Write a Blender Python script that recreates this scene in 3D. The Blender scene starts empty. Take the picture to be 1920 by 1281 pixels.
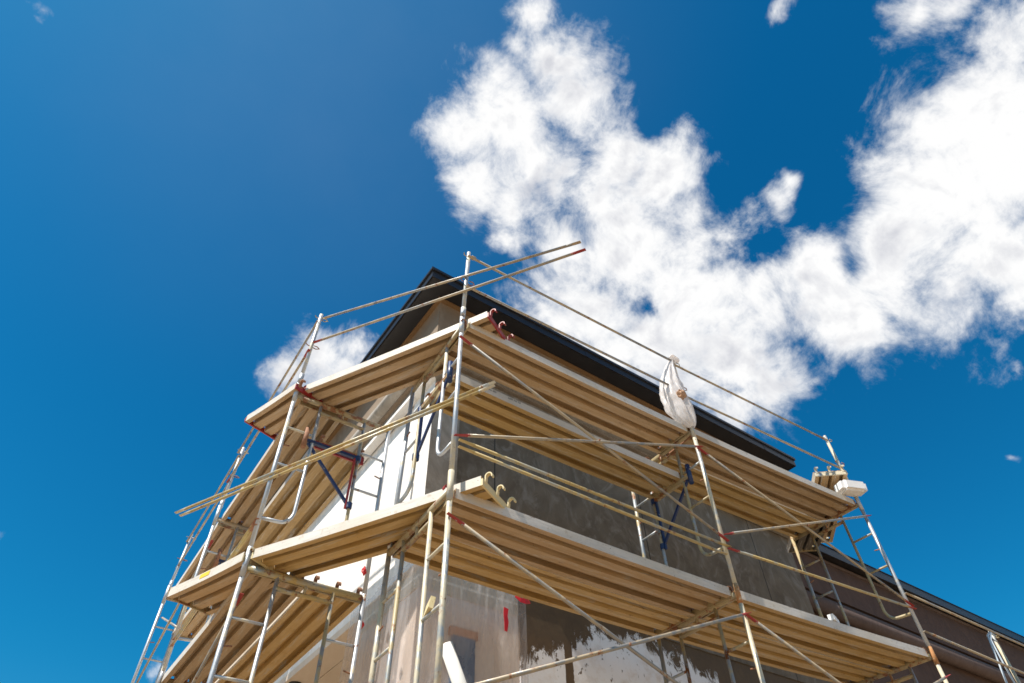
import bpy, bmesh, math, random
from mathutils import Vector, Matrix, noise
random.seed(7)
S = bpy.context.scene
C = bpy.data.collections.new("scaffold_scene"); S.collection.children.link(C)
CZ = 1.3                       # eye height above the ground
H1, H2 = 2.892, 4.872          # the two deck levels, measured from the eye
def V(x, y, z): return Vector((x, y, z + CZ))

# ------------------------------------------------------------------ materials
def mat(name):
    m = bpy.data.materials.new(name); m.use_nodes = True
    nt = m.node_tree; b = nt.nodes["Principled BSDF"]
    return m, nt, b
def N(nt, t, **kw):
    n = nt.nodes.new(t)
    for k, v in kw.items():
        if k.startswith('i_'): n.inputs[k[2:].replace('_', ' ')].default_value = v
        else: setattr(n, k, v)
    return n
def coord(nt, kind='Object', scale=(1, 1, 1), rot=(0, 0, 0)):
    if kind == 'World':
        g = N(nt, 'ShaderNodeNewGeometry'); src = g.outputs['Position']
    else:
        g = N(nt, 'ShaderNodeTexCoord'); src = g.outputs['Object']
    mp = N(nt, 'ShaderNodeMapping'); mp.inputs['Scale'].default_value = scale; mp.inputs['Rotation'].default_value = rot
    nt.links.new(src, mp.inputs['Vector']); return mp.outputs['Vector']
def noi(nt, vec, scale=5, detail=6, rough=.6, dist=0):
    n = N(nt, 'ShaderNodeTexNoise'); n.inputs['Scale'].default_value = scale; n.inputs['Detail'].default_value = detail
    n.inputs['Roughness'].default_value = rough; n.inputs['Distortion'].default_value = dist
    nt.links.new(vec, n.inputs['Vector']); return n.outputs['Fac']
def ramp(nt, fac, stops, interp='LINEAR'):
    r = N(nt, 'ShaderNodeValToRGB'); r.color_ramp.interpolation = interp
    el = r.color_ramp.elements
    while len(el) < len(stops): el.new(.5)
    for e, (p, c) in zip(el, stops):
        e.position = p; e.color = (c, c, c, 1) if isinstance(c, (int, float)) else (*c, 1)
    nt.links.new(fac, r.inputs['Fac']); return r.outputs['Color']
def mix(nt, fac, a, b, mode='MIX'):
    n = N(nt, 'ShaderNodeMix', data_type='RGBA', blend_type=mode)
    for s, v in (('Factor', fac), ('A', a), ('B', b)):
        inp = [i for i in n.inputs if i.name == s and i.enabled][0]
        if hasattr(v, 'node'): nt.links.new(v, inp)
        else: inp.default_value = v if s == 'Factor' else (*v, 1)
    return [o for o in n.outputs if o.enabled][0]
def math_(nt, op, a, b=0., c=None, clamp=False):
    n = N(nt, 'ShaderNodeMath', operation=op, use_clamp=clamp)
    for i, v in enumerate((a, b) if c is None else (a, b, c)):
        if hasattr(v, 'node'): nt.links.new(v, n.inputs[i])
        else: n.inputs[i].default_value = v
    return n.outputs[0]
def bump(nt, b, h, strength=.3, dist=.01):
    n = N(nt, 'ShaderNodeBump'); n.inputs['Strength'].default_value = strength; n.inputs['Distance'].default_value = dist
    nt.links.new(h, n.inputs['Height']); nt.links.new(n.outputs[0], b.inputs['Normal'])

def tube_mat(name, dirt, grey=(.50, .52, .54), stain=(.60, .52, .33), rust=.06):
    m, nt, b = mat(name); v = coord(nt, 'World')
    big = noi(nt, v, 2.3, 3, .6); fine = noi(nt, v, 15, 6, .62); sp = noi(nt, v, 46, 3, .6)
    s = math_(nt, 'ADD', math_(nt, 'MULTIPLY', big, .75), math_(nt, 'MULTIPLY', fine, .5))
    m1 = ramp(nt, s, [(.72 - dirt * .34, 0), (.80 - dirt * .30, 1)])
    g = mix(nt, fine, tuple(c * .82 for c in grey), tuple(min(1, c * 1.18) for c in grey))
    c = mix(nt, m1, g, mix(nt, fine, tuple(x * .8 for x in stain), tuple(min(.85, x * 1.2) for x in stain)))
    r1 = ramp(nt, noi(nt, v, 9, 6, .75), [(.68 - rust, 0), (.74 - rust, 1)])
    c = mix(nt, r1, c, (.22, .085, .03))
    c = mix(nt, ramp(nt, sp, [(.70, 0), (.74, .7)]), c, (.66, .64, .58))
    nt.links.new(c, b.inputs['Base Color'])
    met = math_(nt, 'MULTIPLY', math_(nt, 'SUBTRACT', 1., m1), .55, clamp=True); nt.links.new(met, b.inputs['Metallic'])
    nt.links.new(ramp(nt, fine, [(.2, .33), (.8, .62)]), b.inputs['Roughness'])
    bump(nt, b, fine, .25, .003)
    return m
M = {}
M['galv'] = tube_mat('galvanised_steel', .12, grey=(.46,.48,.50), stain=(.55,.50,.38))
M['galv_cream'] = tube_mat('mortar_splashed_steel', .50, grey=(.42,.44,.44), stain=(.52,.46,.33), rust=.08)
M['galv_dark'] = tube_mat('weathered_steel', .55, grey=(.33, .36, .38), stain=(.38, .31, .17), rust=.12)
M['galv_yellow'] = tube_mat('yellow_stained_steel', .55, grey=(.38, .36, .29), stain=(.42, .31, .12), rust=.10)
M['brace'] = tube_mat('brace_steel', .45, grey=(.30, .285, .26), stain=(.37, .30, .20), rust=.10)
M['timber_header'] = tube_mat('stained_header_steel', .8, grey=(.24, .22, .18), stain=(.34, .27, .15), rust=.16)
def paint(name, col, wear=(.30, .12, .05), amt=.5, rough=.5):
    m, nt, b = mat(name); v = coord(nt, 'World'); f = noi(nt, v, 28, 6, .7)
    c = mix(nt, ramp(nt, f, [(.46 + (1 - amt) * .2, 0), (.54 + (1 - amt) * .2, 1)]), tuple(x * .8 for x in col), wear)
    c = mix(nt, ramp(nt, noi(nt, v, 40, 3), [(.68, 0), (.72, .8)]), c, (.5, .46, .4))
    nt.links.new(c, b.inputs['Base Color']); b.inputs['Roughness'].default_value = rough; bump(nt, b, f, .4, .004); return m
M['red'] = paint('worn_red_paint', (.36, .03, .028), amt=.35)
M['blue'] = paint('worn_blue_paint', (.008, .032, .12), wear=(.03, .03, .05), amt=.35, rough=.4)
M['dark_blue'] = paint('dull_dark_blue_paint', (.010, .030, .10), wear=(.05, .03, .02), amt=.5)
M['rust'] = paint('rusty_steel', (.36, .17, .09), wear=(.16, .07, .04), amt=.6, rough=.8)
M['orange_rust'] = paint('orange_rusted_steel', (.50, .23, .08), wear=(.55, .45, .30), amt=.5, rough=.8)
M['cream_cap'] = paint('cream_paint', (.80, .66, .36), wear=(.45, .30, .10), amt=.3)

def plank_mat(name, a, b_, c_, edge=False):
    m, nt, b = mat(name)
    st = coord(nt, 'Object', (.9, 16, 16)); wv = coord(nt, 'World')
    streak = noi(nt, st, 2.2, 7, .65, .3); fine = noi(nt, wv, 22, 6, .7); big = noi(nt, coord(nt, 'World', (.6, .6, .6)), 2.0, 4)
    st2 = noi(nt, coord(nt, 'Object', (.5, 60, 60)), 1.6, 6, .7)
    c = mix(nt, ramp(nt, math_(nt, 'ADD', math_(nt, 'MULTIPLY', streak, .7), math_(nt, 'MULTIPLY', st2, .3)), [(.30, 0), (.66, 1)]), a, b_)
    c = mix(nt, ramp(nt, big, [(.42, 0), (.68, .7)]), c, c_)
    c = mix(nt, ramp(nt, noi(nt, coord(nt, 'Object', (1.2, 9, 9)), 6, 7, .75), [(.60, 0), (.72, .6)]), c, tuple(x * .45 for x in a))
    c = mix(nt, ramp(nt, noi(nt, wv, 40, 3), [(.70, 0), (.73, 1)]), c, (.10, .07, .04))
    oi = N(nt, 'ShaderNodeObjectInfo')
    c = mix(nt, math_(nt, 'MULTIPLY', oi.outputs['Random'], .55), c, tuple(x * .55 for x in a))
    c = mix(nt, ramp(nt, noi(nt, coord(nt, 'Object', (.7, 7, 7)), 3.1, 9, .8, .6), [(.54, 0), (.64, .85)]), c, (.44, .42, .38))
    c = mix(nt, ramp(nt, noi(nt, coord(nt, 'Object', (1, 3, 3)), 7.3, 9, .8), [(.59, 0), (.67, .9)]), c, (.13, .065, .025))
    if edge:
        c = mix(nt, ramp(nt, noi(nt, wv, 13, 8, .8), [(.56, 0), (.64, .8)]), c, (.42, .36, .28))
    nt.links.new(c, b.inputs['Base Color']); b.inputs['Metallic'].default_value = .0
    nt.links.new(ramp(nt, fine, [(.3, .42), (.7, .7)]), b.inputs['Roughness']); bump(nt, b, fine, .35, .004)
    return m
M['plank'] = plank_mat('tan_plank_underside', (.33, .22, .115), (.60, .44, .275), (.42, .26, .10))
M['plank_edge'] = plank_mat('pale_plank_edge', (.60, .55, .48), (.76, .72, .66), (.54, .46, .34), True)
M['plank_yel'] = plank_mat('ochre_plank_underside', (.34, .21, .075), (.62, .44, .20), (.44, .26, .06))

M['plank_dark'] = plank_mat('dark_plank', (.09, .075, .06), (.15, .125, .10), (.07, .055, .04))  # much darker tone than the other planks, edge included

def stucco(name, base, dark, light, sc=1., joints=False):
    m, nt, b = mat(name); v = coord(nt, 'World')
    a = noi(nt, v, 1.3 * sc, 8, .62, 1.6); d = noi(nt, coord(nt, 'World', (1.3, 1.3, .8)), 1.9 * sc, 9, .66, 2.6); f = noi(nt, v, 90, 4, .7)
    c = mix(nt, ramp(nt, a, [(.36, 0), (.62, 1)]), dark, base)
    c = mix(nt, ramp(nt, d, [(.50, 0), (.72, .9)]), c, light)
    c = mix(nt, ramp(nt, noi(nt, coord(nt, 'World', (1, 1, .6)), 5, 9, .72, 2.5), [(.58, 0), (.66, .5)]), c, dark)
    if joints:                       # vertical board joints
        sx = N(nt, 'ShaderNodeSeparateXYZ'); nt.links.new(N(nt, 'ShaderNodeNewGeometry').outputs['Position'], sx.inputs[0])
        fr = math_(nt, 'FRACT', math_(nt, 'DIVIDE', math_(nt, 'ADD', sx.outputs['X'], 2.44 - 3.52), 2.44))
        c = mix(nt, math_(nt, 'LESS_THAN', fr, .0075), c, (.03, .025, .02))
    nt.links.new(c, b.inputs['Base Color']); b.inputs['Roughness'].default_value = .85
    hh = math_(nt, 'ADD', math_(nt, 'MULTIPLY', a, 1.), math_(nt, 'MULTIPLY', f, .15)); bump(nt, b, hh, .5, .02)
    return m
M['stucco'] = stucco('shaded_grey_brown_render', (.15, .122, .088), (.100, .077, .052), (.235, .21, .18), joints=True)  # right wall copy of the render, its shade darkened into the colour
M['stucco_sunlit'] = stucco('sunlit_whitened_render', (.80, .78, .755), (.64, .62, .585), (.86, .85, .83))  # same render with the sunlight on the left side whitened into the colour
M['stucco_light'] = stucco('pale_render', (.52, .51, .49), (.40, .385, .36), (.62, .62, .62))
M['frieze'] = stucco('board_render', (.24, .18, .125), (.18, .13, .085), (.28, .22, .16), .7)
M['cream_wall'] = stucco('cream_ceiling_board', (.66, .56, .46), (.60, .50, .40), (.70, .61, .52), .5)
M['pier_board'] = stucco('pink_beige_board', (.62, .53, .44), (.57, .47, .385), (.66, .58, .50), .5)
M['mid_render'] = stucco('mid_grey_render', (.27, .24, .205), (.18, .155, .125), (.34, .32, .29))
M['tube_render'] = stucco('moulding_render', (.36, .33, .29), (.26, .235, .20), (.47, .45, .42))
M['brown_wall'] = stucco('brown_render', (.082, .045, .032), (.060, .033, .024), (.10, .058, .042), 1.5)
M['brown_tube'] = stucco('brown_grey_moulding', (.125, .09, .082), (.095, .066, .06), (.15, .115, .105), 1.)

m, nt, b = mat('black_metal_trim'); v = coord(nt, 'World')
nt.links.new(mix(nt, noi(nt, v, 6, 5), (.012, .012, .015), (.03, .03, .034)), b.inputs['Base Color'])
b.inputs['Roughness'].default_value = .38; b.inputs['Metallic'].default_value = .3; M['black'] = m
m, nt, b = mat('raw_wood'); v = coord(nt, 'World', (6, 6, 30))
nt.links.new(mix(nt, noi(nt, v, 2, 7, .7), (.12, .06, .024), (.26, .15, .06)), b.inputs['Base Color']); b.inputs['Roughness'].default_value = .7; M['wood'] = m

# white foam board with dark mortar trowelled over it
m, nt, b = mat('foam_board_with_mortar'); v = coord(nt, 'World')
sx = N(nt, 'ShaderNodeSeparateXYZ'); nt.links.new(N(nt, 'ShaderNodeNewGeometry').outputs['Position'], sx.inputs[0])
X_, Z_ = sx.outputs['X'], sx.outputs['Z']
# mortar covers the top; its lower edge drops along an arch to the right
pr_ = [(3.81, 2.58), (4.28, 2.74), (4.40, 2.84), (4.54, 2.90), (4.83, 3.10), (5.56, 3.15), (6.39, 3.02), (6.89, 2.88), (8.2, 2.55)]
ecv = ramp(nt, math_(nt, 'DIVIDE', math_(nt, 'SUBTRACT', X_, 3.8), 4.5), [((x - 3.8) / 4.5, z - 2.4) for x, z in pr_])
edge = math_(nt, 'SUBTRACT', math_(nt, 'SUBTRACT', Z_, 2.33 + CZ), ecv)
n1 = noi(nt, coord(nt, 'World', (1, 1, .7)), 6, 12, .80, .8)
field = math_(nt, 'ADD', math_(nt, 'MULTIPLY', edge, 2.2), math_(nt, 'MULTIPLY', math_(nt, 'SUBTRACT', n1, .5), 2.7))
blk = math_(nt, 'MULTIPLY', math_(nt, 'LESS_THAN', math_(nt, 'ABSOLUTE', math_(nt, 'ADD', math_(nt, 'SUBTRACT', X_, 4.46), math_(nt, 'MULTIPLY', math_(nt, 'SUBTRACT', n1, .5), .06))), .055), 1.)
spk = ramp(nt, noi(nt, coord(nt, 'World', (1, 1, .5)), 11, 8, .7), [(.60, 0), (.62, 1)])
msk = math_(nt, 'MAXIMUM', math_(nt, 'MAXIMUM', ramp(nt, field, [(.02, 0), (.10, 1)]), blk), spk)
mort = mix(nt, noi(nt, v, 6, 8, .7, 1), (.045, .025, .009), (.14, .085, .036))
foam = mix(nt, ramp(nt, noi(nt, v, 4, 7, .7), [(.5, 0), (.7, .6)]), (.74, .74, .76), (.50, .42, .34))
nt.links.new(mix(nt, msk, foam, mort), b.inputs['Base Color']); b.inputs['Roughness'].default_value = .7
bump(nt, b, math_(nt, 'ADD', msk, math_(nt, 'MULTIPLY', n1, .4)), .5, .015); M['foam'] = m

# block band and window seen through the film
m, nt, b = mat('cream_blocks'); v = coord(nt, 'World', (1, 1, 1), (math.radians(90), 0, 0))
br = N(nt, 'ShaderNodeTexBrick'); br.inputs['Scale'].default_value = 1.; br.inputs['Brick Width'].default_value = .42; br.inputs['Row Height'].default_value = .2
br.inputs['Mortar Size'].default_value = .012; br.inputs['Color1'].default_value = (.44, .36, .24, 1); br.inputs['Color2'].default_value = (.50, .41, .28, 1); br.inputs['Mortar'].default_value = (.72, .64, .5, 1)
nt.links.new(v, br.inputs['Vector']); nt.links.new(br.outputs['Color'], b.inputs['Base Color']); b.inputs['Roughness'].default_value = .9; M['block'] = m
def flat(name, col, rough=.5, metal=0., var=.12, sc=12):
    m, nt, b = mat(name); v = coord(nt, 'World')
    nt.links.new(mix(nt, noi(nt, v, sc, 5), tuple(x * (1 - var) for x in col), tuple(min(1, x * (1 + var)) for x in col)), b.inputs['Base Color'])
    b.inputs['Roughness'].default_value = rough; b.inputs['Metallic'].default_value = metal; return m
M['glass'] = flat('dark_window_glass', (.008, .06, .15), .5)
M['orange'] = flat('orange_brown_lintel', (.40, .17, .06), .7)
M['brownbag'] = flat('brown_paper_bundle', (.42, .25, .15), .8)
M['foamwhite'] = flat('white_polystyrene', (.80, .79, .78), .7)
M['pvc'] = flat('white_plastic_pipe', (.72, .71, .66), .35)
M['redtape'] = flat('red_tape', (.55, .012, .012), .35)
M['yellow'] = flat('yellow_sticker', (.80, .55, .04), .5)
M['roof'] = flat('dark_roof_sheet', (.035, .035, .04), .5)
M['rope'] = flat('pale_blue_rope', (.45, .53, .60), .7)
M['inkk'] = flat('black_ink', (.03, .03, .03), .8)
M['hole'] = flat('light_fitting_inner', (.10, .04, .02), .6)

def film_mat(name, alpha, col=(.80, .78, .78), sc=5, bs=.9):
    m, nt, b = mat(name); v = coord(nt, 'World', (1.6, 1.6, .4))
    w = noi(nt, v, sc, 4, .5, 1.6)
    b.inputs['Base Color'].default_value = (*col, 1); b.inputs['Roughness'].default_value = .28
    bump(nt, b, math_(nt, 'ADD', w, math_(nt, 'MULTIPLY', noi(nt, coord(nt, 'World', (1, 1, .35), (0, .35, 0)), 16, 6, .65, 3), .45)), bs, .03)
    tl = N(nt, 'ShaderNodeBsdfTranslucent'); tl.inputs['Color'].default_value = (*col, 1)
    tr = N(nt, 'ShaderNodeBsdfTransparent'); tr.inputs['Color'].default_value = (.95, .95, .97, 1)
    a = N(nt, 'ShaderNodeMixShader'); a.inputs[0].default_value = .40
    nt.links.new(b.outputs[0], a.inputs[1]); nt.links.new(tl.outputs[0], a.inputs[2])
    c = N(nt, 'ShaderNodeMixShader')
    nt.links.new(ramp(nt, w, [(.3, max(0, alpha - .10)), (.7, min(1, alpha + .16))]), c.inputs[0])
    nt.links.new(tr.outputs[0], c.inputs[1]); nt.links.new(a.outputs[0], c.inputs[2])
    nt.links.new(c.outputs[0], nt.nodes['Material Output'].inputs['Surface']); return m
M['film'] = film_mat('clear_building_film', .25, (.96, .92, .92), 3)
M['bag'] = film_mat('white_plastic_bag_film', .92, (.90, .86, .84), 9, .3)

m, nt, b = mat('sandy_ground'); v = coord(nt, 'World')
c = mix(nt, noi(nt, v, .5, 8, .65), (.29, .21, .125), (.37, .27, .17)); c = mix(nt, ramp(nt, noi(nt, v, 9, 6, .7), [(.5, 0), (.72, .5)]), c, (.34, .26, .17))
nt.links.new(c, b.inputs['Base Color']); b.inputs['Roughness'].default_value = .95; bump(nt, b, noi(nt, v, 14, 8, .7), .6, .05); M['ground'] = m

# ------------------------------------------------------------------ mesh helpers
def link(name, bm, m, parent=None, smooth=False, mw=None):
    me = bpy.data.meshes.new(name); bmesh.ops.recalc_face_normals(bm, faces=bm.faces[:]); bm.to_mesh(me); bm.free()
    for k in (m if isinstance(m, (list, tuple)) else [m]): me.materials.append(M[k])
    if smooth:
        for p in me.polygons: p.use_smooth = len(p.vertices) == 4
    o = bpy.data.objects.new(name, me); C.objects.link(o)
    if parent is not None: o.parent = parent
    if mw is not None: o.matrix_world = mw
    return o
def tag(o, label=None, cat=None, group=None, kind=None):
    for k, v_ in (('label', label), ('category', cat), ('group', group), ('kind', kind)):
        if v_: o[k] = v_
    return o
def thing(name, label, cat, group=None, loc=(0, 0, 0), mw=None):
    o = bpy.data.objects.new(name, None); C.objects.link(o); o.empty_display_size = .1
    if mw is not None: o.matrix_world = mw
    else: o.location = loc
    return tag(o, label, cat, group)
def basis(d):
    d = d.normalized(); a = Vector((0, 0, 1)) if abs(d.z) < .95 else Vector((1, 0, 0))
    u = d.cross(a).normalized(); return u, d.cross(u).normalized()
def tube(bm, pts, r, seg=10, cap=True, flat_end=0.):
    pts = [Vector(p) for p in pts]; rings = []
    for i, p in enumerate(pts):
        if i == 0: d = pts[1] - p
        elif i == len(pts) - 1: d = p - pts[-2]
        else: d = (pts[i + 1] - p).normalized() + (p - pts[i - 1]).normalized()
        if i == 0: u, w = basis(d)
        else:
            dn = d.normalized(); u = (u - dn * u.dot(dn)).normalized(); w = dn.cross(u)
        rr = r[i] if isinstance(r, (list, tuple)) else r
        if not isinstance(rr, tuple): rr = (rr, rr)
        rings.append([bm.verts.new(p + u * math.cos(2 * math.pi * k / seg) * rr[0] + w * math.sin(2 * math.pi * k / seg) * rr[1]) for k in range(seg)])
    for a, b_ in zip(rings, rings[1:]):
        for k in range(seg): bm.faces.new((a[k], a[(k + 1) % seg], b_[(k + 1) % seg], b_[k]))
    if cap: bm.faces.new(rings[0]); bm.faces.new(rings[-1][::-1])
def box(bm, a, b_, mi=0):
    (x0, y0, z0), (x1, y1, z1) = a, b_
    v_ = [bm.verts.new(p) for p in ((x0, y0, z0), (x1, y0, z0), (x1, y1, z0), (x0, y1, z0), (x0, y0, z1), (x1, y0, z1), (x1, y1, z1), (x0, y1, z1))]
    for f in ((0, 3, 2, 1), (4, 5, 6, 7), (0, 1, 5, 4), (1, 2, 6, 5), (2, 3, 7, 6), (3, 0, 4, 7)):
        bm.faces.new([v_[i] for i in f]).material_index = mi
def bar(bm, a, b_, w, h, up=Vector((0, 0, 1))):
    a, b_ = Vector(a), Vector(b_); d = (b_ - a).normalized(); s = d.cross(up).normalized(); t = s.cross(d)
    r = []
    for p in (a, b_): r.append([bm.verts.new(p + s * w / 2 * i + t * h / 2 * j) for i, j in ((-1, -1), (1, -1), (1, 1), (-1, 1))])
    for k in range(4): bm.faces.new((r[0][k], r[0][(k + 1) % 4], r[1][(k + 1) % 4], r[1][k]))
    bm.faces.new(r[0]); bm.faces.new(r[1][::-1])
def B(): return bmesh.new()
def tb(name, pts, r, m, parent, seg=10):
    bm = B(); tube(bm, pts, r, seg); return link(name, bm, m, parent, True)

# ------------------------------------------------------------------ setting
bm = B(); n_ = 60; sz = 3000.
vs = [bm.verts.new((x, y, 0)) for x, y in ((-sz, -sz), (sz, -sz), (sz, sz), (-sz, sz))]; bm.faces.new(vs)
tag(link('ground', bm, 'ground'), kind='structure')

# ------------------------------------------------------------------ main building
XW, YW, XE, YE = 2.65, 5.26, 9.42, 13.0
house = thing('house', 'grey rendered house corner with black metal eaves behind the scaffold', 'house', loc=(XW, YW, 0))
hinv = Matrix.Translation((-XW, -YW, 0))
def hl(name, bm, m, parent=house, smooth=False):
    o = link(name, bm, m, parent, smooth)
    mw = Matrix.Identity(4)
    loc = Vector((0, 0, 0)); p = parent
    while p is not None: loc += p.location; p = p.parent
    o.location = -loc; return o
def sweep(bm, prof, closed=True, mi=0, xe=XE, ye=YE, wrap=True, left=0):
    # prof: (outward offset, height); runs back left, round the corner, along to the right end and round that end
    rows = []
    for o, z in prof:
        row = [V(XW - o, ye, z), V(XW - o, YW - o, z), V(xe + o, YW - o, z)]
        if wrap: row.append(V(xe + o, YW + 3.2, z))
        rows.append([bm.verts.new(p) for p in row])
    n = len(rows)
    for i in range(n if closed else n - 1):
        a, b_ = rows[i], rows[(i + 1) % n]
        for k in range(len(a) - 1): bm.faces.new((a[k], a[k + 1], b_[k + 1], b_[k])).material_index = left if k == 0 else mi
    if closed:
        bm.faces.new([r[0] for r in rows]); bm.faces.new([r[-1] for r in rows][::-1])
bm = B(); sweep(bm, [(0, 3.23), (0, 5.70), (-.3, 5.70), (-.3, 3.23)], left=1); hl('upper_wall', bm, ('stucco', 'stucco_sunlit'))  # left face takes the sun-whitened colour, right face the shade-darkened one
bm = B(); sweep(bm, [(.12, 5.95), (.12, 7.04), (-.3, 7.04), (-.3, 5.95)]); hl('frieze', bm, 'frieze')
bm = B(); sweep(bm, [(.06, 5.72), (.06, 5.95), (-.3, 5.95), (-.3, 5.72)], mi=1); fas = hl('cornice_band', bm, ('mid_render', 'mid_render'))
bm = B(); sweep(bm, [(.13, 5.665), (.13, 5.72), (.02, 5.73), (.02, 5.655)], mi=1); hl('cornice_ledge', bm, ('stucco_sunlit', 'mid_render'))  # sunlight coloured into the left run, shade into the right
prof = [(.12 + .112 * math.cos(t), 6.085 + .112 * math.sin(t)) for t in [2 * math.pi * k / 20 for k in range(20)]]
bm = B(); sweep(bm, prof, mi=1); hl('round_moulding', bm, ('tube_render', 'mid_render'), smooth=True)
# corner pilaster
bm = B(); box(bm, V(XW - .035, YW - .035, 3.2), V(XW + .34, YW + .5, 5.655))
bm.faces.ensure_lookup_table(); bm.faces[2].material_index = 1; hl('pilaster', bm, ('stucco_sunlit', 'mid_render'))  # right face coloured darker to stand in for its shade
# eaves: fascia, drip lip, black soffit board, raw batten, roof
bm = B(); sweep(bm, [(.44, 7.06), (.44, 7.22), (.41, 7.22), (.41, 7.075)]); fa = hl('fascia', bm, 'black')
bm = B(); sweep(bm, [(.465, 7.19), (.465, 7.235), (.44, 7.235), (.44, 7.19)]); hl('gutter_lip', bm, 'black', fa)
for q in (4.9, 7.3, 9.0):
    bm = B(); box(bm, V(q, YW - .444, 7.062), V(q + .05, YW - .4405, 7.188)); hl('joint_cover', bm, 'black', fa)
bm = B(); sweep(bm, [(.41, 7.075), (.41, 7.09), (.17, 7.09), (.17, 7.075)]); hl('soffit', bm, 'black')
bm = B(); sweep(bm, [(.175, 7.04), (.175, 7.075), (.12, 7.075), (.12, 7.04)]); hl('batten', bm, 'wood')
bm = B()
e = [V(XW - .455, YE, 7.236), V(XW - .455, YW - .455, 7.236), V(XE + .455, YW - .455, 7.236), V(XE + .455, YW + 3.2, 7.236), V(XE + .455, YE, 7.236)]
t_ = [V(XW + 2.6, YE, 7.9), V(XW + 2.6, YW + 2.6, 7.9), V(XE - 2.6, YW + 2.6, 7.9), V(XE - 2.6, YE, 7.9)]
ev = [bm.verts.new(p) for p in e]; tv = [bm.verts.new(p) for p in t_]
bm.faces.new((ev[0], ev[1], tv[1], tv[0])); bm.faces.new((ev[1], ev[2], tv[2], tv[1])); bm.faces.new((ev[2], ev[3], ev[4], tv[3], tv[2])); bm.faces.new(tv)
hl('roof', bm, 'roof')
# lower storey: corner pier of cream blocks, foam boarded wall on the right, porch ceiling on the left
bm = B(); box(bm, V(XW + .03, YW + .03, -CZ), V(3.84, YW + 1.25, 2.98)); pier = hl('pier', bm, 'pier_board')
bm = B(); box(bm, V(XW + .02, YW + .02, 2.98), V(3.84, YW + 1.25, 3.20)); hl('block_course', bm, 'block')
bm = B(); box(bm, V(3.06, YW - .022, 1.3), V(3.30, YW + .029, 2.60)); wn = hl('window', bm, 'glass')
bm = B(); box(bm, V(3.03, YW - .020, 2.602), V(3.33, YW + .027, 2.68)); hl('lintel', bm, 'orange', wn)
bm = B(); box(bm, V(3.843, YW + .015, -CZ), V(XE - .02, YW + .28, 3.225)); hl('foam_board_wall', bm, 'foam')
bm = B(); box(bm, V(XW + .31, YW + 1.26, 3.14), V(8.0, YE, 3.20)); box(bm, V(XW - .005, YW + 1.26, 3.14), V(XW + .3, YE, 3.224)); hl('porch_ceiling', bm, 'cream_wall')
bm = B(); box(bm, V(5.9, YW + 1.26, -CZ), V(6.1, YE, 3.13)); hl('porch_back_wall', bm, 'stucco_light')
bm = B(); tube(bm, [V(2.77, 8.62, 3.118), V(2.77, 8.62, 3.139)], .085, 24); lf_ = hl('recessed_light', bm, 'black')
bm = B(); tube(bm, [V(2.77, 8.62, 3.112), V(2.77, 8.62, 3.117)], .06, 24); hl('lamp_lens', bm, 'hole', lf_)

# ------------------------------------------------------------------ brown wing
wing = thing('house_wing', 'long brown rendered wing with dark gutter running off at the lower right', 'house wing', loc=(9.5, 5.9, 0))
def wl(name, bm, m, smooth=False):
    o = link(name, bm, m, wing, smooth); o.location = (-9.5, -5.9, 0); return o
XF, YV = 30., 6.0
bm = B(); box(bm, V(9.46, YV, 5.50), V(XF, YV + 2.4, 6.35)); wl('upper_band', bm, 'brown_wall')
bm = B(); box(bm, V(9.46, YV + .16, -CZ), V(XF, YV + 2.4, 5.498)); wl('lower_wall', bm, 'brown_wall')
bm = B(); tube(bm, [V(9.47, YV + .03, 5.27), V(XF, YV + .03, 5.27)], .15, 20); wl('round_moulding', bm, 'brown_tube', True)
bm = B(); box(bm, V(9.46, YV - .16, 6.36), V(XF, YV + 2.4, 6.40)); wl('soffit', bm, 'black')
bm = B(); box(bm, V(9.46, YV - .20, 6.32), V(XF, YV - .165, 6.50)); wl('gutter', bm, 'black')
bm = B()
vv = [bm.verts.new(V(*p)) for p in ((9.46, YV - .22, 6.505), (XF, YV - .22, 6.505), (XF, YV + 4, 7.0), (9.46, YV + 4, 7.0))]; bm.faces.new(vv); wl('roof', bm, 'roof')
bm = B(); box(bm, V(9.46, YV - .02, 6.27), V(XF, YV - .002, 6.33)); wl('trim', bm, 'brown_tube')

# ------------------------------------------------------------------ scaffold frames
J = {'P1': [(2.018, 3.612), (2.074, 3.684), (2.082, 3.635)], 'P2': [(1.125, 5.557), (1.094, 5.519), (1.083, 5.414)],
     'Q1': [(5.143, 3.545), (5.162, 3.537), (5.201, 3.563)], 'Q2': [(8.112, 3.349), (8.146, 3.368), (8.232, 3.429)],
     'A': [(1.217, 8.607), (1.153, 8.386), (1.187, 8.455)], 'B': [(1.239, 11.142), (1.208, 11.003), (1.269, 11.268)]}
TD = {'P1': 'front corner', 'P2': 'left corner', 'Q1': 'middle of the right run', 'Q2': 'far end of the right run', 'A': 'second bay back on the left side', 'B': 'farthest back on the left side'}
DEP = {'P1': Vector((.05, 1.08)), 'Q1': Vector((.02, 1.10)), 'Q2': Vector((-.02, 1.09)), 'P2': Vector((1.12, -.02)), 'A': Vector((1.08, .0)), 'B': Vector((1.08, .0))}
FH = 1.98
def post_xy(k, z):
    (a, b_, c) = J[k]
    if z <= H2: t = (z - H1) / (H2 - H1); p, q = a, b_; t = max(t, -1) if z < H1 else t
    else: t = (z - H2) / 1.2; p, q = b_, c
    if z < H1: t *= .5
    return Vector((p[0] + (q[0] - p[0]) * t, p[1] + (q[1] - p[1]) * t))
R_ = .0215
HU, HV = .022, .034          # header section, half width and half height
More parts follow.
